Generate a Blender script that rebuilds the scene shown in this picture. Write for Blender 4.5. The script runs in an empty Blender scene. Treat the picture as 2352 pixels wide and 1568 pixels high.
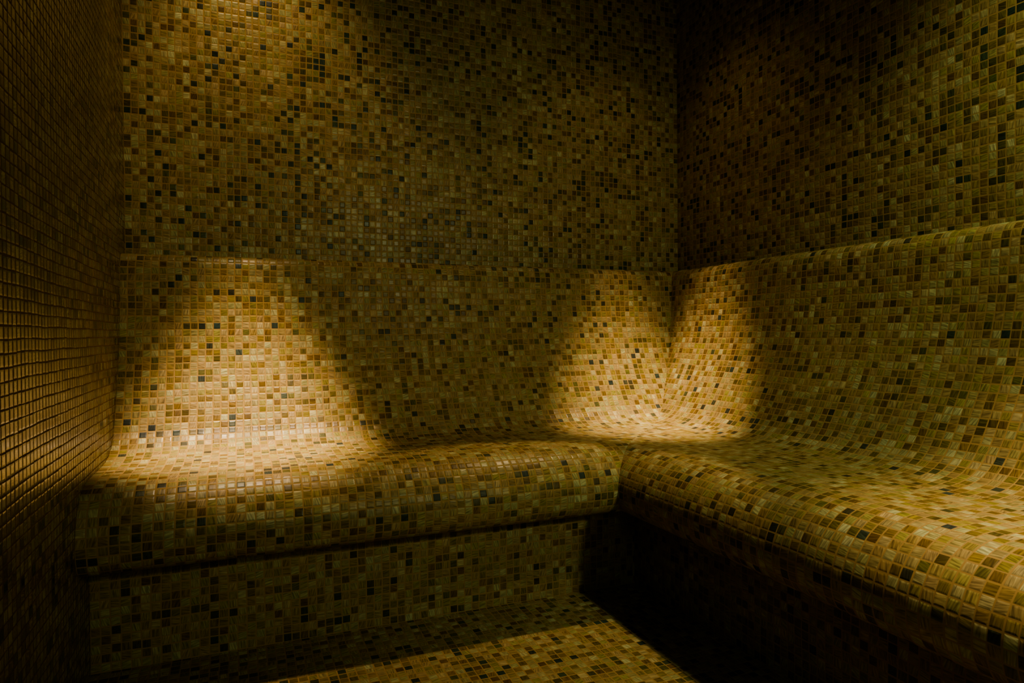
import bpy, math
from mathutils import Vector, Matrix

# ---------------------------------------------------------------- constants
LEFT_X, RIGHT_X = -0.364, 1.937         # side walls
BACK_Y, FRONT_Y = 2.68, -1.60           # back wall, wall behind the camera
CEIL_Z = 2.62
EYE = 0.869
PITCH = 0.0235                          # mosaic tile module

scene = bpy.context.scene
C = scene.collection


def link(name, me, mat=None, parent=None):
    o = bpy.data.objects.new(name, me)
    C.objects.link(o)
    if mat is not None:
        me.materials.append(mat)
    if parent is not None:
        o.parent = parent
    return o


# ---------------------------------------------------------------- material
def mosaic(name, phase=(0.0, 0.0), grout=(0.30, 0.195, 0.070), ramp=None, seed=0.0,
           rough=(0.28, 0.46), spec=0.22, tilt=0.10, wobble=0.005, gap=0.435):
    m = bpy.data.materials.new(name)
    m.use_nodes = True
    nt = m.node_tree
    nt.nodes.clear()
    N, L = nt.nodes, nt.links

    def node(t, **kw):
        n = N.new(t)
        for k, v in kw.items():
            setattr(n, k, v)
        return n

    def put(sock, v):
        if isinstance(v, bpy.types.NodeSocket):
            L.new(v, sock)
        else:
            sock.default_value = v

    def math_(op, a, b=0.0, c=0.0):
        n = node('ShaderNodeMath', operation=op)
        put(n.inputs[0], a); put(n.inputs[1], b); put(n.inputs[2], c)
        return n.outputs[0]

    def vec(op, a, b=(0, 0, 0), scale=None):
        n = node('ShaderNodeVectorMath', operation=op)
        put(n.inputs[0], a)
        if op != 'SCALE':
            put(n.inputs[1], b)
        else:
            put(n.inputs['Scale'], scale)
        return n.outputs[0]

    def rng(v, a, b, c, d, smooth=False):
        n = node('ShaderNodeMapRange')
        if smooth:
            n.interpolation_type = 'SMOOTHSTEP'
        put(n.inputs[0], v)
        for i, x in enumerate((a, b, c, d)):
            put(n.inputs[i + 1], x)
        return n.outputs[0]

    def white(v):
        n = node('ShaderNodeTexWhiteNoise', noise_dimensions='3D')
        put(n.inputs['Vector'], v)
        return n.outputs['Value'], n.outputs['Color']

    def noise(v, scale, detail=1.0, rgh=0.5):
        n = node('ShaderNodeTexNoise', noise_dimensions='3D')
        put(n.inputs['Vector'], v)
        n.inputs['Scale'].default_value = scale
        n.inputs['Detail'].default_value = detail
        n.inputs['Roughness'].default_value = rgh
        return n.outputs['Fac'], n.outputs['Color']

    uv = node('ShaderNodeUVMap', uv_map='UVMap').outputs['UV']
    # the sheets are laid by hand, so the joints wander a little
    _, wn = noise(uv, 6.0, 0.0)
    uvw = vec('ADD', uv, vec('SCALE', vec('SUBTRACT', wn, (0.5, 0.5, 0.5)), scale=wobble))
    p = vec('ADD', vec('SCALE', uvw, scale=1.0 / PITCH), (phase[0], phase[1], 0))
    sx = node('ShaderNodeSeparateXYZ'); L.new(p, sx.inputs[0])
    cx = math_('FLOOR', sx.outputs[0]); cy = math_('FLOOR', sx.outputs[1])
    fx = math_('SUBTRACT', math_('FRACT', sx.outputs[0]), 0.5)
    fy = math_('SUBTRACT', math_('FRACT', sx.outputs[1]), 0.5)
    cb = node('ShaderNodeCombineXYZ')
    put(cb.inputs[0], cx); put(cb.inputs[1], cy); cb.inputs[2].default_value = seed + 0.37
    cell = cb.outputs[0]
    r1, c1 = white(cell)
    r2, c2 = white(vec('ADD', cell, (0.0, 0.0, 17.3)))
    r3, c3 = white(vec('ADD', cell, (0.0, 0.0, 41.9)))
    s1 = node('ShaderNodeSeparateXYZ'); L.new(c1, s1.inputs[0])
    s2 = node('ShaderNodeSeparateXYZ'); L.new(c2, s2.inputs[0])
    # each tile sits slightly off its place
    jx = math_('ADD', fx, rng(s1.outputs[0], 0, 1, -0.03, 0.03))
    jy = math_('ADD', fy, rng(s1.outputs[1], 0, 1, -0.03, 0.03))
    mx = math_('SMOOTH_MAX', math_('ABSOLUTE', jx), math_('ABSOLUTE', jy), 0.06)
    half = rng(s1.outputs[2], 0, 1, gap - 0.015, gap + 0.015)
    dist = math_('SUBTRACT', half, mx)
    mask = rng(dist, -0.025, 0.03, 0, 1, True)
    dome = rng(dist, -0.03, 0.16, 0, 1, True)

    # streaks in the glass, running along or across the tile
    ang = math_('MULTIPLY', math_('ROUND', math_('MULTIPLY', r3, 1.0)), math.pi / 2)
    ang = math_('ADD', ang, rng(r2, 0, 1, -0.35, 0.35))
    ca = math_('COSINE', ang); sa = math_('SINE', ang)
    rx = math_('ADD', math_('MULTIPLY', fx, ca), math_('MULTIPLY', fy, sa))
    ry = math_('SUBTRACT', math_('MULTIPLY', fy, ca), math_('MULTIPLY', fx, sa))
    cs = node('ShaderNodeCombineXYZ')
    put(cs.inputs[0], math_('ADD', math_('MULTIPLY', rx, 0.8), math_('MULTIPLY', cx, 3.7)))
    put(cs.inputs[1], math_('ADD', math_('MULTIPLY', ry, 7.5), math_('MULTIPLY', cy, 5.3)))
    put(cs.inputs[2], math_('MULTIPLY', r2, 31.0))
    st, _ = noise(cs.outputs[0], 1.0, 1.0, 0.55)
    streak = rng(st, 0.28, 0.72, 0.55, 1.50)

    cr = node('ShaderNodeValToRGB')
    cr.color_ramp.interpolation = 'LINEAR'
    stops = ramp or [(0.00, (0.016, 0.030, 0.026)), (0.045, (0.030, 0.042, 0.024)), (0.085, (0.070, 0.070, 0.016)),
                     (0.14, (0.090, 0.062, 0.012)), (0.24, (0.140, 0.096, 0.018)), (0.33, (0.195, 0.148, 0.028)),
                     (0.60, (0.230, 0.184, 0.072)), (0.86, (0.270, 0.222, 0.098)), (1.00, (0.330, 0.275, 0.135))]
    el = cr.color_ramp.elements
    el[0].position, el[0].color = stops[0][0], (*stops[0][1], 1)
    el[1].position, el[1].color = stops[-1][0], (*stops[-1][1], 1)
    for q, c in stops[1:-1]:
        e = el.new(q); e.color = (*c, 1)
    L.new(r1, cr.inputs[0])
    tile = vec('SCALE', cr.outputs[0], scale=streak)
    tile = vec('SCALE', tile, scale=rng(r2, 0, 1, 0.82, 1.16))
    # some glass is browner, some greener
    hue = node('ShaderNodeMix', data_type='RGBA')
    put(hue.inputs[0], s2.outputs[0])
    hue.inputs[6].default_value = (1.10, 0.94, 0.88, 1)
    hue.inputs[7].default_value = (0.86, 1.02, 1.05, 1)
    tile = vec('MULTIPLY', tile, hue.outputs[2])
    # broad drift of tone over the sheets
    dn, _ = noise(vec("ADD", uv, (seed, seed, 0)), 2.2, 1.0)
    tile = vec('SCALE', tile, scale=rng(dn, 0.3, 0.7, 0.86, 1.14))

    mixc = node('ShaderNodeMix', data_type='RGBA')
    L.new(mask, mixc.inputs[0])
    mixc.inputs[6].default_value = (*grout, 1)
    L.new(tile, mixc.inputs[7])

    # every tile tips a hair its own way
    geo = node('ShaderNodeNewGeometry')
    tip = vec('SCALE', vec('SUBTRACT', c2, (0.5, 0.5, 0.5)), scale=math_('MULTIPLY', mask, tilt))
    nrm = vec('NORMALIZE', vec('ADD', geo.outputs['Normal'], tip))
    bump = node('ShaderNodeBump')
    bump.inputs['Strength'].default_value = 0.28
    bump.inputs['Distance'].default_value = 0.0022
    hgt = math_('ADD', dome, math_('MULTIPLY', math_('MULTIPLY', st, 0.22), mask))
    L.new(hgt, bump.inputs['Height'])
    L.new(nrm, bump.inputs['Normal'])

    bs = node('ShaderNodeBsdfPrincipled')
    L.new(mixc.outputs[2], bs.inputs['Base Color'])
    trough = rng(r3, 0, 1, rough[0], rough[1])
    L.new(rng(mask, 0, 1, 0.75, trough), bs.inputs['Roughness'])
    bs.inputs['IOR'].default_value = 1.52
    L.new(rng(mask, 0, 1, 0.10, spec), bs.inputs['Specular IOR Level'])
    L.new(bump.outputs[0], bs.inputs['Normal'])
    out = node('ShaderNodeOutputMaterial')
    L.new(bs.outputs[0], out.inputs[0])
    return m


# left wall joints measured at z = 0.9837, 0.9601 ...  -> keep that row phase
M_back = mosaic('mosaic_back_wall', seed=1.0)
M_right = mosaic('mosaic_right_wall', seed=2.0)
M_left = mosaic('mosaic_left_wall', phase=(0, 0.14), seed=3.0, rough=(0.12, 0.22), spec=1.0, tilt=0.04, grout=(0.13, 0.085, 0.035), gap=0.43)
M_floor = mosaic('mosaic_floor', seed=4.0)
M_bench = mosaic('mosaic_bench', seed=5.0, rough=(0.32, 0.52), spec=0.20, ramp=[
    (0.00, (0.024, 0.036, 0.030)), (0.03, (0.052, 0.050, 0.020)), (0.06, (0.090, 0.076, 0.018)),
    (0.13, (0.115, 0.080, 0.016)), (0.24, (0.165, 0.115, 0.022)), (0.33, (0.210, 0.160, 0.032)),
    (0.60, (0.236, 0.188, 0.074)), (0.86, (0.270, 0.222, 0.100)), (1.00, (0.330, 0.275, 0.135))])

plaster = bpy.data.materials.new('dark_ceiling')
plaster.use_nodes = True
_b = plaster.node_tree.nodes['Principled BSDF']
_n = plaster.node_tree.nodes.new('ShaderNodeTexNoise')
_n.inputs['Scale'].default_value = 40
_r = plaster.node_tree.nodes.new('ShaderNodeValToRGB')
_r.color_ramp.elements[0].color = (0.03, 0.024, 0.010, 1)
_r.color_ramp.elements[1].color = (0.05, 0.040, 0.018, 1)
plaster.node_tree.links.new(_n.outputs['Fac'], _r.inputs[0])
plaster.node_tree.links.new(_r.outputs[0], _b.inputs['Base Color'])
_b.inputs['Roughness'].default_value = 0.7


# ---------------------------------------------------------------- room shell
def slab(name, origin, eu, ev, lu, lv, mat, thick=0.08):
    """A slab whose inner face starts at origin and spans lu along eu and lv along ev; UVs are metres."""
    eu, ev, o = Vector(eu), Vector(ev), Vector(origin)
    n = eu.cross(ev)                     # inner face looks along n
    a = [o, o + eu * lu, o + eu * lu + ev * lv, o + ev * lv]
    vs = a + [v - n * thick for v in a]
    fs = [(0, 1, 2, 3), (7, 6, 5, 4), (0, 4, 5, 1), (1, 5, 6, 2), (2, 6, 7, 3), (3, 7, 4, 0)]
    me = bpy.data.meshes.new(name)
    me.from_pydata([tuple(v) for v in vs], [], fs)
    uvl = me.uv_layers.new(name='UVMap')
    for poly in me.polygons:
        for li in poly.loop_indices:
            d = me.vertices[me.loops[li].vertex_index].co - o
            uvl.data[li].uv = (d.dot(eu), d.dot(ev))
    o_ = link(name, me, mat)
    o_['kind'] = 'structure'
    return o_


W = RIGHT_X - LEFT_X
DEP = BACK_Y - FRONT_Y
slab('floor', (LEFT_X, FRONT_Y, 0), (1, 0, 0), (0, 1, 0), W, DEP, M_floor)
slab('ceiling', (LEFT_X, BACK_Y, CEIL_Z), (1, 0, 0), (0, -1, 0), W, DEP, plaster)
slab('wall_back', (LEFT_X, BACK_Y, 0), (1, 0, 0), (0, 0, 1), W, CEIL_Z, M_back)
slab('wall_right', (RIGHT_X, BACK_Y, 0), (0, -1, 0), (0, 0, 1), DEP, CEIL_Z, M_right)
slab('wall_left', (LEFT_X, FRONT_Y, 0), (0, 1, 0), (0, 0, 1), DEP, CEIL_Z, M_left)
slab('wall_front', (RIGHT_X, FRONT_Y, 0), (-1, 0, 0), (0, 0, 1), W, CEIL_Z, M_right)


# ---------------------------------------------------------------- corner bench
def spline(pts, n):
    """Catmull-Rom through pts, resampled to n even steps of arc length."""
    P = [Vector((x, y)) for x, y in pts]
    P = [P[0] * 2 - P[1]] + P + [P[-1] * 2 - P[-2]]
    dense = []
    for i in range(1, len(P) - 2):
        p0, p1, p2, p3 = P[i - 1:i + 3]
        for k in range(24):
            t = k / 24
            dense.append(0.5 * ((2 * p1) + (p2 - p0) * t + (2 * p0 - 5 * p1 + 4 * p2 - p3) * t * t
                                + (3 * p1 - p0 - 3 * p2 + p3) * t ** 3))
    dense.append(P[-2])
    acc = [0.0]
    for a, b in zip(dense, dense[1:]):
        acc.append(acc[-1] + (b - a).length)
    out, j = [], 0
    for k in range(n + 1):
        s = acc[-1] * k / n
        while j < len(acc) - 2 and acc[j + 1] < s:
            j += 1
        f = (s - acc[j]) / max(1e-9, acc[j + 1] - acc[j])
        out.append((dense[j].lerp(dense[j + 1], f), s))
    return out


# section of the bench: (distance from the wall, height), coping down to floor
SECTION = [
    (0.003, 1.150), (0.040, 1.152), (0.080, 1.149), (0.104, 1.138), (0.117, 1.116), (0.122, 1.090),
    (0.128, 1.02), (0.140, 0.93), (0.162, 0.83), (0.196, 0.735), (0.236, 0.655), (0.268, 0.598),
    (0.300, 0.553), (0.345, 0.522), (0.410, 0.507), (0.500, 0.502), (0.600, 0.502), (0.675, 0.501),
    (0.725, 0.494), (0.765, 0.477), (0.797, 0.449), (0.820, 0.412), (0.831, 0.370), (0.826, 0.330),
    (0.808, 0.302), (0.778, 0.287), (0.735, 0.282), (0.672, 0.280)]
full = spline(SECTION, 220)
i_cop = min(range(len(full)), key=lambda i: (full[i][0] - Vector((0.123, 1.085))).length)
i_seat = min(range(len(full)), key=lambda i: (full[i][0] - Vector((0.285, 0.573))).length)
s_end = full[-1][1]
riser = [(Vector((0.672, 0.280 - 0.280 * k / 6)), s_end + 0.280 * k / 6) for k in range(7)]

bench = bpy.data.objects.new('corner_bench', None)
C.objects.link(bench)
bench.location = (RIGHT_X - 0.4, BACK_Y - 0.4, 0)
bench['label'] = 'L-shaped built-in bench with curved backrest covered in small olive gold mosaic tiles in the corner'
bench['category'] = 'bench'


def sweep(name, section, wing, u0):
    """Sweep a stretch of the section along one wing; the inner end is mitred."""
    vs, fs, uvs = [], [], []
    L0 = LEFT_X + 0.0003 if wing == 'back' else FRONT_Y + 0.002
    NS = 12
    for p, s in section:
        d, z = p
        end = (RIGHT_X - d) if wing == 'back' else (BACK_Y - d)
        for k in range(NS + 1):
            t = L0 + (end - L0) * k / NS
            vs.append((t, BACK_Y - d, z) if wing == 'back' else (RIGHT_X - d, t, z))
            uvs.append((t + u0, -s + 40))
    for i in range(len(section) - 1):
        for k in range(NS):
            a = i * (NS + 1) + k
            q = (a, a + NS + 1, a + NS + 2, a + 1)
            fs.append(q if wing == 'back' else q[::-1])
    me = bpy.data.meshes.new(name)
    off = bench.location
    me.from_pydata([(x - off.x, y - off.y, z - off.z) for x, y, z in vs], [], fs)
    uvl = me.uv_layers.new(name='UVMap')
    for l in me.loops:
        uvl.data[l.index].uv = uvs[l.vertex_index]
    for poly in me.polygons:
        poly.use_smooth = True
    return link(name, me, M_bench, bench)


for wing, u0 in (('back', 10.0), ('right', 30.0)):
    sweep('coping', full[:i_cop + 1], wing, u0)
    sweep('backrest', full[i_cop:i_seat + 1], wing, u0)
    sweep('seat', full[i_seat:], wing, u0)
    sweep('base', riser, wing, u0)


# ---------------------------------------------------------------- lamps
def spot(name, loc, target, angle, blend, power, col, radius=0.03):
    d = bpy.data.lights.new(name, 'SPOT')
    d.energy, d.color = power, col
    d.spot_size, d.spot_blend, d.shadow_soft_size = math.radians(angle), blend, radius
    o = bpy.data.objects.new(name, d)
    C.objects.link(o)
    o.location = loc
    o.rotation_euler = (Vector(target) - Vector(loc)).to_track_quat('-Z', 'Y').to_euler()
    return o


WARM = (1.0, 0.74, 0.49)
GOLD = (1.0, 0.73, 0.40)
OLIVE = (0.86, 0.90, 0.52)
H = CEIL_Z - 0.06
# left pool, corner pool, pool on the right seat: a tight beam and its soft spill
spot('downlight_beam', (0.02, 2.20, H), (0.02, 2.30, 0), 26.5, 1.0, 640, WARM, 0.04)
spot('downlight_beam', (1.49, 2.21, H), (1.55, 2.28, 0), 27, 1.0, 500, WARM, 0.04)
spot('downlight_beam', (1.45, 0.55, H), (1.45, 0.55, 0), 42, 1.0, 225, WARM, 0.04)
spot('downlight_spill', (0.02, 2.20, H), (0.08, 2.68, 1.62), 84, 1.0, 22, GOLD, 0.05)
spot('downlight_spill', (1.50, 2.24, H), (1.51, 2.25, 0), 90, 1.0, 10, GOLD)
spot('floor_fill', (1.50, 2.24, H), (0.50, 1.42, 0), 30, 0.25, 95, GOLD, 0.02)  # extra spot added beside the corner downlight just to brighten the floor
spot('downlight_spill', (1.45, 0.55, H), (1.90, 1.0, 0.75), 84, 1.0, 72, OLIVE, 0.06)
spot('front_fill', (1.40, -1.45, 1.75), (0.90, 2.6, 0.85), 58, 1.0, 92, OLIVE, 0.10)  # added unseen fill from behind the camera, brightens the bench riser

g = bpy.data.lights.new('room_fill', 'POINT')  # weak point fill, added to lift the blacks under the right bench
g.energy, g.color, g.shadow_soft_size = 7.0, (0.74, 0.95, 0.46), 0.25
go = bpy.data.objects.new('room_fill', g)
C.objects.link(go)
go.location = (0.40, -0.7, 1.15)

w = bpy.data.worlds.new('steam_room')
scene.world = w
w.use_nodes = True
w.node_tree.nodes['Background'].inputs[0].default_value = (0.30, 0.22, 0.06, 1)
w.node_tree.nodes['Background'].inputs[1].default_value = 0.0

# ---------------------------------------------------------------- camera
F_PX = 1549.25
yaw, pitch, roll = (math.radians(a) for a in (22.0205, -0.6658, -0.4370))
fw = Vector((math.sin(yaw) * math.cos(pitch), math.cos(yaw) * math.cos(pitch), math.sin(pitch)))
rt = Vector((math.cos(yaw), -math.sin(yaw), 0))
up = rt.cross(fw)
r2 = rt * math.cos(roll) + up * math.sin(roll)
u2 = up * math.cos(roll) - rt * math.sin(roll)
cd = bpy.data.cameras.new('camera')
cd.sensor_width = 36.0
cd.lens = F_PX / 2352 * 36.0
cd.clip_start = 0.02
cam = bpy.data.objects.new('camera', cd)
C.objects.link(cam)
cam.matrix_world = Matrix(((r2.x, u2.x, -fw.x, 0), (r2.y, u2.y, -fw.y, 0), (r2.z, u2.z, -fw.z, EYE), (0, 0, 0, 1)))
scene.camera = cam

scene.view_settings.view_transform = 'AgX'
scene.view_settings.look = 'AgX - Medium High Contrast'
scene.view_settings.exposure = 0.0

# a closed, dark, matt room: a few bounces carry all the visible light
scene.cycles.max_bounces = 4
scene.cycles.diffuse_bounces = 2
scene.cycles.glossy_bounces = 2
scene.cycles.adaptive_threshold = 0.06
